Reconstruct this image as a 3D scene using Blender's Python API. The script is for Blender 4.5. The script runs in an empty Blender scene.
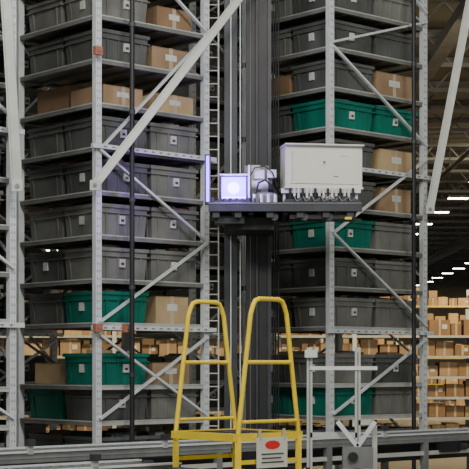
import bpy, math, random
from mathutils import Vector, Matrix
random.seed(7)
scene = bpy.context.scene

# ---------------------------------------------------------------- materials
def mat(name, col, rough=0.6, metal=0.0, noise=0.15, scale=6.0, emit=None, estr=0.0, bump=0.0):
    m = bpy.data.materials.new(name); m.use_nodes = True
    nt = m.node_tree; b = nt.nodes["Principled BSDF"]
    b.inputs["Roughness"].default_value = rough
    b.inputs["Metallic"].default_value = metal
    tc = nt.nodes.new("ShaderNodeTexCoord")
    n = nt.nodes.new("ShaderNodeTexNoise"); n.inputs["Scale"].default_value = scale
    n.inputs["Detail"].default_value = 5
    nt.links.new(tc.outputs["Object"], n.inputs["Vector"])
    r = nt.nodes.new("ShaderNodeValToRGB")
    r.color_ramp.elements[0].position = 0.3; r.color_ramp.elements[1].position = 0.7
    r.color_ramp.elements[0].color = (*[c*(1-noise) for c in col], 1)
    r.color_ramp.elements[1].color = (*[min(1, c*(1+noise)) for c in col], 1)
    nt.links.new(n.outputs["Fac"], r.inputs["Fac"])
    nt.links.new(r.outputs["Color"], b.inputs["Base Color"])
    if bump:
        bp = nt.nodes.new("ShaderNodeBump"); bp.inputs["Strength"].default_value = bump
        nt.links.new(n.outputs["Fac"], bp.inputs["Height"]); nt.links.new(bp.outputs["Normal"], b.inputs["Normal"])
    if emit:
        b.inputs["Emission Color"].default_value = (*emit, 1); b.inputs["Emission Strength"].default_value = estr
    return m

M = {}
M['steel'] = mat("galvanised_steel", (.66,.71,.74), .42, .1, .10, 9)
M['slot'] = mat("post_slot_dark", (.22,.23,.24), .8)
M['shelf'] = mat("shelf_steel", (.20,.21,.205), .5, .2, .2, 4)
M['brace'] = mat("grey_brace", (.48,.50,.48), .5, .1, .1)
M['grey'] = mat("tote_grey", (.095,.103,.10), .55, 0, .25, 3)
M['grey2'] = mat("tote_grey_light", (.175,.182,.172), .55, 0, .25, 3)
M['green'] = mat("tote_green", (.0,.165,.12), .45, 0, .2, 3)
M['card'] = mat("cardboard", (.34,.235,.14), .85, 0, .2, 3)
M['card2'] = mat("cardboard_pale", (.48,.35,.20), .85, 0, .2, 3)
M['card3'] = mat("cardboard_dark", (.25,.16,.09), .85, 0, .2, 3)
M['tape'] = mat("packing_tape", (.50,.42,.30), .4)
M['label'] = mat("paper_label", (.60,.62,.60), .7, 0, .08, 30)
M['black'] = mat("black_steel", (.012,.013,.016), .5, .0, .3, 5)
M['dark'] = mat("dark_grey_steel", (.032,.037,.046), .5, .0, .3, 5)
M['orange'] = mat("salmon_bracket", (.42,.15,.09), .6)
M['yellow'] = mat("safety_yellow", (.85,.63,.04), .4, 0, .1, 5)
M['white'] = mat("cabinet_white", (.66,.67,.60), .5, 0, .05, 3)
M['red'] = mat("sign_red", (.7,.03,.03), .5)
M['ink'] = mat("ink", (.06,.06,.07), .6)
M['led'] = mat("violet_led", (.3,.25,.8), .4, emit=(.22,.10,1.0), estr=5.5)  # LED panel, also the painted violet glare strip by the post
M['ledw'] = mat("violet_led_core", (.8,.75,1), .4, emit=(.50,.34,1.0), estr=9)
M['lamp'] = mat("lamp_diffuser", (.9,.9,.9), .4, emit=(1,.94,.78), estr=22)
M['truss'] = mat("roof_steel", (.12,.135,.16), .6, .1, .2, 2)
M['roller'] = mat("roller_steel", (.25,.27,.28), .35, .5, .1)
M['convey'] = mat("conveyor_rail", (.20,.215,.22), .45, .2, .15)
M['itemw'] = mat("plastic_wrap", (.38,.40,.40), .3)
M['itemb'] = mat("blue_packaging", (.08,.14,.24), .5)

# ---------------------------------------------------------------- mesh builder
class B:
    def __init__(s): s.v=[]; s.f=[]; s.m=[]; s.mats=[]
    def mi(s,k):
        if k not in s.mats: s.mats.append(k)
        return s.mats.index(k)
    def add(s, vs, fs, k):
        o=len(s.v); s.v += [tuple(v) for v in vs]; i=s.mi(k)
        for f in fs: s.f.append([a+o for a in f]); s.m.append(i)
    def box(s, c, d, k, R=None, taper=1.0):
        hx,hy,hz=d[0]/2,d[1]/2,d[2]/2
        vs=[]
        for z,t in ((-hz,taper),(hz,1.0)):
            for x,y in ((-hx,-hy),(hx,-hy),(hx,hy),(-hx,hy)):
                p=Vector((x*t,y*t,z))
                if R is not None: p=R@p
                vs.append(p+Vector(c))
        s.add(vs,[(0,3,2,1),(4,5,6,7),(0,1,5,4),(1,2,6,5),(2,3,7,6),(3,0,4,7)],k)
    def bb(s,x0,x1,y0,y1,z0,z1,k):
        s.box(((x0+x1)/2,(y0+y1)/2,(z0+z1)/2),(abs(x1-x0),abs(y1-y0),abs(z1-z0)),k)
    def beam(s,p,q,w,h,k,up=(0,0,1)):
        p=Vector(p);q=Vector(q);d=q-p;L=d.length;d.normalize()
        up=Vector(up)
        if abs(d.dot(up))>.98: up=Vector((0,1,0))
        x=d.cross(up).normalized(); y=x.cross(d).normalized()
        R=Matrix((x,d,y)).transposed()
        s.box((p+q)/2,(w,L,h),k,R)
    def cyl(s,p,q,r,k,n=12,r2=None):
        p=Vector(p);q=Vector(q);d=(q-p).normalized(); r2=r if r2 is None else r2
        up=Vector((0,0,1)) if abs(d.z)<.9 else Vector((0,1,0))
        x=d.cross(up).normalized(); y=x.cross(d)
        vs=[p+(x*math.cos(2*math.pi*i/n)+y*math.sin(2*math.pi*i/n))*r for i in range(n)]
        vs+=[q+(x*math.cos(2*math.pi*i/n)+y*math.sin(2*math.pi*i/n))*r2 for i in range(n)]
        fs=[(i,(i+1)%n,n+(i+1)%n,n+i) for i in range(n)]+[tuple(range(n))[::-1],tuple(range(n,2*n))]
        s.add(vs,fs,k)
    def tube(s,pts,r,k,n=10):
        pts=[Vector(p) for p in pts]; rings=[]
        ref=None
        for i,p in enumerate(pts):
            a=(pts[i]-pts[i-1]) if i else (pts[1]-pts[0])
            b=(pts[i+1]-pts[i]) if i<len(pts)-1 else a
            t=(a.normalized()+b.normalized()).normalized()
            if ref is None:
                up=Vector((0,1,0)) if abs(t.y)<.9 else Vector((1,0,0))
                ref=t.cross(up).normalized()
            ref=(ref-t*ref.dot(t)).normalized()
            y=t.cross(ref)
            rings.append([p+(ref*math.cos(2*math.pi*j/n)+y*math.sin(2*math.pi*j/n))*r for j in range(n)])
        vs=[v for rg in rings for v in rg]; fs=[]
        for i in range(len(pts)-1):
            for j in range(n):
                fs.append((i*n+j,i*n+(j+1)%n,(i+1)*n+(j+1)%n,(i+1)*n+j))
        fs.append(tuple(range(n))); fs.append(tuple(range((len(pts)-1)*n,len(pts)*n))[::-1])
        s.add(vs,fs,k)
    def obj(s,name,loc=(0,0,0),rot=0,bevel=0,parent=None,smooth=False):
        me=bpy.data.meshes.new(name); me.from_pydata(s.v,[],s.f)
        for k in s.mats: me.materials.append(M[k])
        me.polygons.foreach_set("material_index",s.m)
        if smooth:
            me.polygons.foreach_set("use_smooth",[True]*len(s.f))
        me.update()
        o=bpy.data.objects.new(name,me); scene.collection.objects.link(o)
        o.location=loc; o.rotation_euler=(0,0,rot)
        if bevel:
            md=o.modifiers.new("bevel",'BEVEL'); md.width=bevel; md.segments=2; md.limit_method='ANGLE'
        if parent: o.parent=parent
        return o

ANG = math.radians(41.7)
U = Vector((math.cos(ANG), math.sin(ANG), 0)); V = Vector((-math.sin(ANG), math.cos(ANG), 0))

# ---------------------------------------------------------------- room shell
def shell(name,x0,x1,y0,y1,z0,z1,k):
    b=B(); b.bb(x0,x1,y0,y1,z0,z1,k); return b.obj(name)
M['floor']=mat("concrete_floor",(.34,.32,.28),.35,0,.15,.6)
M['ceil']=mat("roof_deck",(.22,.215,.19),.8,0,.15,.5)
M['wall']=mat("wall_panel",(.40,.38,.32),.8,0,.1,.3)
shell("floor",-45,45,-8,130,-.2,0,'floor')
shell("wall_left",-45.3,-45,-8,130,0,9,'wall')
shell("wall_right",45,45.3,-8,130,0,9,'wall')
shell("wall_back",-45,45,130,130.3,0,9,'wall')
b=B()
b.bb(-45,45,-8,130,9.0,9.2,'ceil')
b.obj("ceiling")
# ---------------------------------------------------------------- roof trusses
b=B()
for i in range(0,36):
    y=18+i*3.0
    x0,x1=-14,26
    b.bb(x0,x1,y-.07,y+.07,8.85,8.97,'truss'); b.bb(x0,x1,y-.06,y+.06,8.15,8.24,'truss')
    n=33
    for j in range(n):
        xa=x0+(x1-x0)*j/n; xb=x0+(x1-x0)*(j+1)/n; xm=(xa+xb)/2
        b.beam((xa,y,8.88),(xm,y,8.2),.05,.05,'truss'); b.beam((xm,y,8.2),(xb,y,8.88),.05,.05,'truss')
for x in (-12,-4,4.2,12.2,20.2):
    b.bb(x-.15,x+.15,15,126,7.9,8.12,'truss')
b.obj("roof_truss")
b=B()
for x in (2.2,6.6,10.9):
    b.cyl((x,14,7.6),(x,120,7.6),.06,'dark')
    for y in range(16,120,6): b.cyl((x,y,7.6),(x,y,8.98),.015,'dark',6)
b.obj("sprinkler_pipe")

# ---------------------------------------------------------------- ceiling lights
b=B()
for ix in range(-4,5):
    for iy in range(-9,14):
        x=8.2+6*ix; y=55+5*iy
        if y<6: continue
        b.bb(x-.40,x+.40,y-.2,y+.2,7.72,7.80,'dark')
        b.bb(x-.36,x+.36,y-.13,y+.13,7.69,7.72,'lamp')
        for dx in (-.3,.3): b.cyl((x+dx,y,7.8),(x+dx,y,8.98),.01,'dark',6)
b.obj("high_bay_lights")

# ---------------------------------------------------------------- storage totes / boxes
def tote(b,cx,cy,z,lx,ly,h,k):
    t=.93; w=.012
    hx,hy=lx/2,ly/2
    def ring(s,zz,ins): return [(cx+sx*(hx*s-ins),cy+sy*(hy*s-ins),zz) for sx,sy in((-1,-1),(1,-1),(1,1),(-1,1))]
    vs=ring(t,z,0)+ring(1,z+h,0)+ring(1,z+h,w)+ring(t,z+w,w)
    fs=[(0,3,2,1)]
    for i in range(4):
        j=(i+1)%4
        fs+= [(i,j,4+j,4+i),(4+i,4+j,8+j,8+i),(8+i,8+j,12+j,12+i)]
    fs.append((12,13,14,15))
    b.add(vs,fs,k)
    e=.014
    for zz,hh in ((z+h-.018,.036),(z+h-.085,.014)):
        for sy in (-1,1): b.box((cx,cy+sy*hy,zz),(lx+2*e,2*e,hh),k)
        for sx in (-1,1): b.box((cx+sx*hx,cy,zz),(2*e,ly,hh),k)
    for fx in (-.36,-.12,.12,.36):
        b.beam((cx+fx*lx*t,cy-hy*t,z+.01),(cx+fx*lx,cy-hy,z+h-.08),.02,.016,k,up=(0,1,0))
    for fy in (-.36,.36):
        b.beam((cx-hx*t,cy+fy*ly*t,z+.01),(cx-hx,cy+fy*ly,z+h-.08),.02,.016,k,up=(1,0,0))
    if random.random()<.6:
        o=random.choice((-.02,.0,.03))
        b.box((cx+o,cy-hy-.004+.012,z+h*.52),(.07,.03,.085),'label')
        b.box((cx+o,cy-hy-.004+.011,z+h*.5),(.04,.032,.025),'ink')
    if random.random()<.6:
        b.box((cx-hx+.008,cy,z+h*.52),(.03,.07,.085),'label')
    if random.random()<.65:
        for q in range(random.randint(2,4)):
            ww=random.uniform(.1,.22); dd=random.uniform(.1,.2)
            ax=cx+random.uniform(-1,1)*(hx-ww/2-.03); ay=cy-hy+.04+dd/2+random.uniform(0,.15)
            b.box((ax,ay,z+h*.6+random.uniform(0,.01)),(ww,dd,h*.8+random.uniform(.02,.07)),random.choice(('card','card2','itemw','card3','itemb')),Matrix.Rotation(random.uniform(-.08,.08),3,'Y'))
def carton(b,cx,cy,z,lx,ly,h,k):
    b.box((cx,cy,z+h/2),(lx,ly,h),k)
    b.box((cx,cy,z+h/2),(.05,ly+.004,h+.004),'tape')
    b.box((cx,cy-ly/2,z+h*.6),(.001+lx*.3,.006,h*.25),'label')
    b.box((cx,cy,z+h-.004),(lx+.006,ly+.006,.005),'card3')

LEV=[.55,1.04,1.40]+[2.03+.44*k for k in range(12)]
def rack(origin, wu, wv, over, zig, top=7.3, boxed=.10, br=()):
    b=B()
    for px,py in ((0,0),(wu,0),(0,wv),(wu,wv)):
        b.bb(px-.036,px+.036,py-.03,py+.03,.012,top,'steel')
        b.bb(px-.09,px+.09,py-.08,py+.08,0,.012,'steel')
        if py==0:
            z=.2
            while z<top:
                b.bb(px-.018,px-.010,py-.0315,py-.028,z,z+.025,'slot'); b.bb(px+.010,px+.018,py-.0315,py-.028,z,z+.025,'slot'); z+=.075
    for z in LEV:
        if z>top: continue
        th=.05
        b.bb(.04,wu-.04,-.022,.022,z-th,z-.002,'brace' if z in LEV[1:4] else 'shelf')
        b.bb(.04,wu-.04,-.026,-.022,z-.014,z-.002,'brace')
        b.bb(-.026,-.022,.03,wv-.03,z-.014,z-.002,'brace')
        b.bb(.04,wu-.04,wv-.022,wv+.022,z-th,z-.002,'shelf')
        b.bb(-.022,.022,.03,wv-.03,z-th,z-.002,'shelf')
        b.bb(wu-.022,wu+.022,.03,wv-.03,z-th,z-.002,'shelf')
        b.bb(.02,wu-.02,.02,wv-.02,z-.018,z-.004,'shelf')
        for k in range(1,5):
            x=wu*k/5; b.bb(x-.015,x+.015,.02,wv-.02,z-.045,z-.018,'shelf')
    for z in (3.76,1.95):
        b.bb(-.1,wu+.1,-.075,-.035,z,z+.045,'steel')
        for k in range(14):
            x=.05+(wu-.1)*k/13; b.bb(x-.018,x+.018,-.078,-.07,z+.015,z+.03,'slot')
    for (x,z) in br:
        b.bb(x-.045,x+.045,-.12,-.075,z-.02,z+.06,'orange')
        b.cyl((x,-.13,z+.02),(x,-.12,z+.02),.015,'slot')
    for (xa,za,xb,zb) in zig:
        b.beam((xa*wu,-.05,za),(xb*wu,-.05,zb),.024,.035,'steel',up=(0,1,0))
        b.beam((xa*wu,wv+.04,za),(xb*wu,wv+.04,zb),.02,.03,'shelf',up=(0,1,0))
    for k in range(0,7):
        za=.6+k; b.beam((wu+.035,0,za),(wu+.035,wv,za+.9),.02,.03,'steel',up=(1,0,0))
    r=b.obj("storage_rack",origin,ANG)
    g=B(); c=B()
    nu,nv=2,2
    cu=(wu-.1)/nu; cv=(wv-.06)/nv
    for li,z in enumerate(LEV):
        if z>top-.3: continue
        for i in range(nu):
            for j in range(nv):
                x=.05+cu*(i+.5); y=.03+cv*(j+.5)
                kk=over.get((li,i,j))
                if kk is None:
                    rr=random.random()
                    kk='card' if rr<boxed else ('none' if rr<boxed+.02 else random.choice(('grey','grey2','grey')))
                if kk=='none': continue
                if kk.startswith('card'):
                    h=random.uniform(.2,.3)
                    w=cu*random.uniform(.62,.85)
                    carton(c,x+random.uniform(-.04,.04),y,z,w,cv*.85,h,kk)
                else:
                    tote(g,x+random.uniform(-.008,.008),y+random.uniform(-.008,.008),z,cu-.045,cv-.05,.32,kk)
    g.obj("storage_totes",origin,ANG,0)
    c.obj("carton_stock",origin,ANG,0)
    return r

zigL=[(1,4.67+.44,0,3.75),(0,3.75,1,2.9),(1,2.9,0,2.03),(0,1.9,1,1.06),(0,6.1,1,5.11),(1,7.0,0,6.1),(1,1.9,0,1.06)]
overL={(1,0,1):'green',(1,0,0):'grey',(1,1,0):'grey2',(2,0,1):'card2',(2,0,0):'green',(2,1,0):'card',
 (3,0,0):'green',(3,1,0):'card2',(3,0,1):'grey',(8,0,0):'card',(8,1,0):'card2',(8,0,1):'card3',(9,0,0):'grey',(9,1,0):'card',(9,0,1):'grey',(10,0,0):'grey2',(10,1,0):'card3',
 (4,0,0):'grey2',(4,1,0):'grey2',(5,0,0):'grey2',(5,1,0):'grey2',(6,0,0):'grey',(6,1,0):'grey2',(7,0,0):'grey',(7,1,0):'grey2',
 (4,0,1):'grey',(5,0,1):'grey2',(6,0,1):'grey',(7,0,1):'grey'}
rack((-1.375,15,0),1.42,1.38,overL,zigL,br=((-.06,1.95),(.30,1.95),(-.06,4.70)))
overR={(1,0,0):'green',(1,0,1):'green',(1,1,0):'grey2',(2,0,0):'grey2',(2,1,0):'grey',(2,0,1):'grey',(3,0,0):'grey2',(3,1,0):'grey2',(4,0,0):'grey',(4,1,0):'grey2',
 (5,0,0):'green',(5,1,0):'grey2',(5,0,1):'grey',(6,0,0):'grey',(6,1,0):'card',(7,0,0):'grey',(7,1,0):'card2',(8,0,0):'green',(8,1,0):'green',(8,0,1):'grey',
 (9,0,0):'grey',(9,1,0):'card',(9,0,1):'card3',(10,0,0):'grey',(10,1,0):'grey'}
zigR=[(0,5.1,1,4.15),(1,4.0,0,3.05),(0,3.05,1,2.05),(1,1.9,0,1.06),(1,5.6,0,5.15),(0,6.7,1,5.7)]
rack((1.05,16.5,0),1.55,1.38,overR,zigR)
rack((-3.15,13.1,0),1.42,1.38,{},[(0,6,1,5.1),(0,3.4,1,2.5),(0,4.8,1,3.9),(1,5.1,0,4.4),(0,1.9,1,1.1)])
rack((-.55,19.6,0),1.42,1.38,{},zigL)
rack((-3.3,17.6,0),1.42,1.38,{},zigL)

def brace(p,q,w=.08):
    b=B(); b.beam(p,q,w,.03,'brace',up=(0,1,0))
    b.beam(Vector(p)+Vector((-.045,-.02,0)),Vector(q)+Vector((-.045,-.02,0)),.012,.03,'brace',up=(0,1,0))
    b.box(Vector(p)+Vector((0,-.02,0)),(.1,.02,.1),'brace')
    b.cyl(Vector(p)+Vector((0,-.045,0)),Vector(p)+Vector((0,-.03,0)),.02,'slot')
    b.obj("diagonal_brace")
brace((-1.38,14.86,3.38),(.37,15.72,5.85))
brace((2.26,17.35,3.40),(2.85,17.3,6.5),.09)
brace((-2.00,13.84,3.25),(-2.12,13.7,5.6),.09)

for x,y in ((-1.03,15.08),(2.04,17.06)):
    b=B(); b.cyl((x,y,.02),(x,y,7.2),.025,'black')
    b.cyl((x,y,0),(x,y,.03),.09,'black'); b.cyl((x,y,7.2),(x,y,7.23),.09,'black')
    for z in [.6+.88*k for k in range(8)]: b.cyl((x,y,z),(x,y,z+.04),.034,'dark')
    b.obj("guide_pole")

# ---------------------------------------------------------------- crane mast
b=B()
my=15.95
b.bb(-.11,.03,my,my+.16,.25,7.4,'dark')
b.bb(.12,.39,my,my+.26,.25,7.4,'black')
b.bb(.225,.25,my-.035,my,.25,7.4,'dark')
b.bb(.35,.392,my-.02,my,.25,7.4,'dark')
b.bb(-.045,-.033,my-.02,my,.25,7.4,'steel')
b.bb(.165,.172,my-.01,my,.25,7.4,'convey')
b.bb(.055,.068,my+.05,my+.07,.25,7.4,'steel')
b.bb(.10,.108,my+.05,my+.07,.25,7.4,'convey')
b.bb(-.15,.5,my-.1,my+.4,.08,.3,'dark')
b.bb(-.14,.45,my-.05,my+.3,7.4,7.6,'dark')
for x in (-.08,.42): b.cyl((x,my-.02,.09),(x,my+.12,.09),.09,'black',16)
for z in [.8+.8*k for k in range(8)]:
    b.bb(-.10,.37,my+.16,my+.2,z,z+.05,'dark')
b.obj("crane_mast",bevel=.004)
b=B()
lx0,lx1=-.275,-.17
for x in (lx0,lx1): b.bb(x-.007,x+.007,my-.015,my+.015,.0,7.4,'brace')
z=.25
while z<7.3:
    b.cyl((lx0,my,z),(lx1,my,z),.007,'brace',8); z+=.14
b.obj("access_ladder")
b=B()
for i,x in enumerate((.415,.44,.47)):
    b.cyl((x,my+.1,.0),(x,my+.1,7.4),.008,'black',8)
b.obj("hoist_cable")

# ---------------------------------------------------------------- lift carriage
car=bpy.data.objects.new("lift_carriage",None); scene.collection.objects.link(car)
b=B()
b.bb(-.26,1.27,14.95,15.75,3.18,3.215,'dark')
b.bb(-.26,1.27,14.93,14.99,3.13,3.222,'dark')
b.bb(-.26,1.27,14.925,14.93,3.205,3.215,'convey')
b.bb(-.26,1.27,15.70,15.76,3.11,3.22,'black')
for k in range(9):
    x=-.2+k*.17; b.bb(x,x+.05,14.99,15.72,3.10,3.17,'black')
b.bb(.55,1.2,15.0,15.3,3.06,3.11,'black')
b.bb(-.1,.4,15.2,15.9,2.97,3.10,'black')
b.bb(-.2,.1,15.05,15.3,3.02,3.10,'dark')
for x in (-.22,.0,.32,.62,.88,1.12): b.bb(x,x+.07,14.96,15.03,3.07,3.13,'dark')
for x in (.4,.7,.95): b.cyl((x,14.98,3.08),(x,15.05,3.08),.04,'dark',14)
b.bb(1.1,1.17,14.94,14.98,3.05,3.075,'yellow')
b.obj("platform",parent=car,bevel=.003)
b=B()
for k in range(9):
    x=-.22+k*.06; b.cyl((x,14.98+.02*(k%3),3.215),(x,14.98+.02*(k%3),3.27),.014,'dark',8)
b.bb(-.15,.13,15.1,15.4,3.235,3.51,'dark')
b.bb(-.15,.13,15.06,15.12,3.505,3.52,'steel')
b.bb(-.13,.115,15.075,15.11,3.27,3.49,'led')
b.cyl((-.01,15.06,3.375),(-.01,15.08,3.375),.06,'ledw',20)
b.bb(-.12,.105,15.07,15.08,3.28,3.29,'ledw')
b.bb(-.285,-.255,15.05,15.1,3.24,3.70,'led')  # emissive strip imitates the purplish lens glare by the post, not a lamp
b.bb(-.30,-.24,15.08,15.14,3.215,3.72,'dark')
b.obj("violet_lamp",parent=car,bevel=.004)
b=B()
b.bb(.135,.155,15.0,15.4,3.235,3.60,'steel')
b.bb(.10,.36,15.5,15.6,3.25,3.66,'convey')
b.bb(.17,.26,15.3,15.45,3.235,3.64,'brace')
b.cyl((.17,15.12,3.42),(.34,15.12,3.42),.055,'steel',18)
b.cyl((.34,15.12,3.42),(.38,15.12,3.42),.075,'dark',18)
b.bb(.17,.42,15.05,15.3,3.235,3.33,'convey')
b.bb(.20,.30,15.04,15.1,3.47,3.56,'white')
b.bb(.33,.42,15.05,15.15,3.48,3.56,'steel')
b.tube([(.2,15.03,3.3),(.24,15.0,3.42),(.31,14.99,3.45),(.38,15.0,3.38),(.44,15.02,3.28)],.011,'black')
b.tube([(.16,15.03,3.5),(.2,15.0,3.57),(.3,15.0,3.59),(.38,15.03,3.53),(.43,15.05,3.4)],.007,'black')
for x in (.2,.27,.34,.41): b.cyl((x,15.02,3.215),(x,15.02,3.31),.018,'steel',10)
b.obj("drive_unit",parent=car,bevel=.003)
b=B()
b.box((0,0,0),(.79,.28,.42),'white')
b.box((0,-.145,0),(.70,.012,.35),'white')
b.box((.0,-.152,.03),(.045,.004,.05),'label')
b.box((0,-.1545,.04),(.02,.004,.02),'ink')
b.box((-.33,-.152,0),(.012,.006,.3),'brace'); b.box((.12,-.153,-.1),(.05,.006,.006),'ink')
b.box((.2,-.153,.11),(.07,.006,.02),'label')
b.box((0,-.03,.215),(.81,.32,.015),'white')
b.box((0,0,-.215),(.81,.3,.02),'white')
b.obj("control_cabinet",(.88,15.25,3.60),math.radians(9),.006,car)
b=B()
b.bb(.47,1.27,15.08,15.2,3.33,3.375,'steel')
for k in range(16):
    x=.56+k*.042
    b.cyl((x,15.06,3.275+.02*(k%2)),(x,15.06,3.375),.013,'white' if k%3 else 'black',8)
b.bb(.50,1.25,15.05,15.2,3.215,3.265,'dark')
for x in (.50,.75,1.0,1.23): b.bb(x-.012,x+.012,15.12,15.16,3.235,3.38,'steel')
for k in range(7):
    x=.6+k*.09; b.tube([(x,15.04,3.29),(x+.02,15.0,3.24),(x+.05,14.98,3.245),(x+.07,15.02,3.27)],.007,'convey',6)
b.obj("connector_row",parent=car)

# ---------------------------------------------------------------- conveyor
def conveyor(o,L,h,w):
    b=B()
    for y in (0,w):
        b.bb(0,L,y-.02,y+.02,h-.09,h,'convey'); b.bb(0,L,y-.03,y+.03,h-.01,h+.004,'steel')
        b.bb(0,L,y-.024,y+.024,h-.055,h-.045,'slot')
        b.bb(0,L,y-.02,y+.02,h-.22,h-.18,'brace')
    n=int(L/.1)
    for k in range(n): b.cyl((.05+k*.1,.02,h-.035),(.05+k*.1,w-.02,h-.035),.028,'roller',8)
    x=.3
    while x<L:
        for y in (0,w): b.bb(x-.03,x+.03,y-.03,y+.03,0,h-.09,'convey')
        b.bb(x-.02,x+.02,0,w,.35,.4,'convey')
        b.bb(x+.2,x+.5,-.06,.02,h-.2,h-.1,'black'); b.cyl((x+.5,-.03,h-.15),(x+.62,-.03,h-.15),.035,'dark')
        b.bb(x+.75,x+.8,-.03,.0,h-.02,h+.09,'brace'); b.bb(x+.74,x+.81,-.05,.0,h+.05,h+.1,'dark')
        x+=1.4
    b.bb(0,L,w*.3,w*.7,h-.28,h-.12,'black')
    return b.obj("roller_conveyor",o,ANG)
p=Vector((-1.12,12.6,0)); 
conveyor(tuple(p-3.2*U),9,.90,.55)
conveyor(tuple(p-3.4*U-1.15*V),3.3,.84,.5)

# ---------------------------------------------------------------- crossover ladder
b=B()
P0=Vector((-.44,11.25,0))
def L(u,v,z): q=P0+U*u+V*v; return (q.x,q.y,z)
Wc=.70; Lc=.60; pz=1.10
for v in (0,-Wc):
    top=2.08; a=.135
    pts=[(0,pz-.05),(0,pz),(a*.9,top-.11),(a+.012,top-.045),(a+.03,top-.015),(a+.07,top),(Lc-a-.07,top),(Lc-a-.03,top-.015),(Lc-a-.012,top-.045),(Lc-a*.9,top-.11),(Lc,pz),(Lc,pz-.05)]
    b.tube([L(u,v,z) for u,z in pts],.0175,'yellow')
    t=(1.60-pz)/(top-pz)*a
    b.tube([L(t,v,1.62),L(Lc-t,v,1.62)],.015,'yellow')
    b.tube([L(.0,v,1.19),L(Lc,v,1.19)],.013,'yellow')
    for u in (.0,Lc):
        b.beam(L(u,v,pz-.02),L(u,v,.02),.045,.045,'yellow',up=(0,1,0))
        b.beam(L(u,v,.02),L(u,v,0),.12,.12,'dark',up=(0,1,0))
    b.beam(L(-.03,v,pz-.02),L(Lc+.03,v,pz-.02),.03,.055,'yellow')
    b.beam(L(0,v,.90),L(Lc,v,.90),.025,.03,'yellow')
for u in (-.03,Lc+.03): b.beam(L(u,0,pz-.02),L(u,-Wc,pz-.02),.03,.055,'yellow')
for k in range(9):
    u=.03+k*(Lc-.06)/8; b.beam(L(u,0,pz-.01),L(u,-Wc,pz-.01),.045,.02,'dark')
for sgn,u0 in ((-1,0),(1,Lc)):
    for v in (0,-Wc): b.beam(L(u0+sgn*.03,v,.82),L(u0+sgn*.36,v,.02),.03,.07,'yellow')
    for k in range(0,4):
        f=k/4; b.beam(L(u0+sgn*(.05+.33*f),0,.8*(1-f)+.02),L(u0+sgn*(.05+.33*f),-Wc,.8*(1-f)+.02),.14,.03,'dark')
o=b.obj("crossover_ladder")
b=B()
b.box((0,0,0),(.30,.01,.22),'white')
n=20
b.add([(.10*math.cos(2*math.pi*i/n)*.75,-.0065,.055+.032*math.sin(2*math.pi*i/n)) for i in range(n)],[tuple(range(n))],'red')
for k in range(3): b.box((-.01*(k%2),-.007,-.01-.03*k),(.22-.03*(k%2),.004,.009),'ink')
for sx in (-.12,.12): b.box((sx,.0,.13),(.015,.015,.08),'brace')
q=P0-Wc*V+U*.30-.035*V
s=b.obj("warning_sign",(q.x,q.y,.965),ANG)
s.parent=o

# ---------------------------------------------------------------- guard frame
b=B()
for x in (.60,.985):
    b.bb(x-.022,x+.022,11.98,12.02,.01,1.74,'brace'); b.bb(x-.07,x+.07,11.93,12.07,0,.012,'steel')
    b.bb(x-.005,x+.005,11.975,11.98,.1,1.7,'slot')
b.bb(.60,1.14,11.97,11.99,1.56,1.59,'steel'); b.bb(.60,.985,11.98,12.02,1.02,1.06,'brace')
b.bb(.56,.66,11.95,11.98,1.66,1.72,'steel')
b.bb(1.1,1.14,11.98,12.02,.01,1.16,'brace'); b.bb(.985,1.14,11.98,12.02,1.12,1.16,'brace')
b.beam((.82,11.95,1.15),(.98,11.95,.95),.025,.035,'steel'); b.beam((.98,11.95,.95),(1.12,11.95,1.15),.025,.035,'steel')
b.bb(.86,1.1,11.9,12.0,.78,.95,'convey'); b.cyl((.94,11.88,.87),(.94,11.9,.87),.04,'black')
b.obj("guard_frame")

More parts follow.
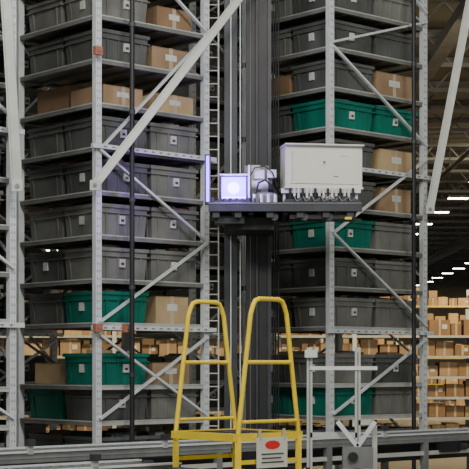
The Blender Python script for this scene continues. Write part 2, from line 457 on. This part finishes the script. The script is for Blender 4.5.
# ---------------------------------------------------------------- background pallet racks
def pallet(y,x0,x1,levels,name,seedn):
    random.seed(seedn); b=B(); c=B(); n=int((x1-x0)/2.4)
    top=levels[-1]+.55
    for i in range(n+1):
        x=x0+(x1-x0)*i/n
        for yy in (y,y+.9): b.bb(x-.04,x+.04,yy-.04,yy+.04,0,top,'steel')
        for z in levels: b.bb(x-.02,x+.02,y,y+.9,z-.08,z-.04,'steel')
    for z in levels:
        for yy in (y,y+.9): b.bb(x0,x1,yy-.03,yy+.03,z-.055,z-.005,'yellow' if y>40 else 'brace')
        b.bb(x0,x1,y+.02,y+.88,z-.02,z-.004,'shelf')
        x=x0+.08
        dz=.42 if y<40 else .8
        while x<x1-.6:
            w=random.uniform(.2,.42); h=random.uniform(.2,.33)
            if random.random()<.93:
                k=random.choice(('card','card2','card3','card3'))
                d=random.uniform(.4,.7); yy=y+.05+random.uniform(0,.1)
                c.bb(x,x+w,yy,yy+d,z,z+h,k)
                c.bb(x+w/2-.02,x+w/2+.02,yy-.003,yy+d,z,z+h+.002,'tape')
                if random.random()<.5: c.bb(x+w*.6,x+w*.85,yy-.004,yy+.01,z+h*.4,z+h*.7,'label')
                if dz>.5 and random.random()<.8: c.bb(x+.02,x+w-.02,yy,yy+d,z+h,z+h+random.uniform(.2,.33),random.choice(('card','card2')))
            x+=w+random.uniform(.01,.05)
    b.obj(name); c.obj("cardboard_boxes")
pallet(30,-9.6,9.6,[.15,.56,.97,1.38,1.79,2.2],"pallet_rack",3)
pallet(48,-14,19.6,[.15,1.0,1.85,2.7,3.5],"pallet_rack",5)

# ---------------------------------------------------------------- lights
def area(loc,tgt,sz,power,col):
    l=bpy.data.lights.new("lamp","AREA"); l.shape='RECTANGLE'; l.size=sz[0]; l.size_y=sz[1]; l.energy=power; l.color=col
    o=bpy.data.objects.new("ceiling_lamp",l); scene.collection.objects.link(o); o.location=loc  # shared by the added front fill and the warm back-rack lamps
    d=Vector(tgt)-Vector(loc); o.rotation_euler=d.to_track_quat('-Z','Y').to_euler()
area((-5,5,7.5),(-1,15,2.5),(2,1),400,(1,.975,.91))  # added fill lamp, out of view, brightens the left rack front
area((4,6,7.5),(1,16,2.5),(2,1),400,(1,.975,.90))  # added fill lamp, out of view, for the right rack front
area((0,9.5,7.6),(0,14,1.5),(1.5,.6),200,(1,.96,.88))  # third added front fill, no ceiling fixture behind it
area((5,26,7),(5,30.5,1),(2,.6),520,(1,.76,.42))
area((-3,26,7),(-3,30.5,1),(2,.6),440,(1,.80,.50))
area((9,43,7),(9,48,2),(2,.6),800,(1,.76,.42))
l=bpy.data.lights.new("violet","POINT"); l.energy=18; l.color=(.38,.20,1); l.shadow_soft_size=.08
o=bpy.data.objects.new("violet_glow_lamp",l); scene.collection.objects.link(o); o.location=(-.02,14.85,3.42); o.parent=car

w=bpy.data.worlds.new("world"); scene.world=w; w.use_nodes=True
w.node_tree.nodes["Background"].inputs[0].default_value=(.78,.77,.72,1)
w.node_tree.nodes["Background"].inputs[1].default_value=.66

# ---------------------------------------------------------------- camera
cd=bpy.data.cameras.new("camera"); cd.lens=1500/469*36; cd.sensor_width=36; cd.shift_y=(365-234.5)/469
cd.clip_end=400
co=bpy.data.objects.new("camera",cd); scene.collection.objects.link(co)
co.location=(0,0,1.6); co.rotation_euler=(math.radians(90),0,0)
scene.camera=co
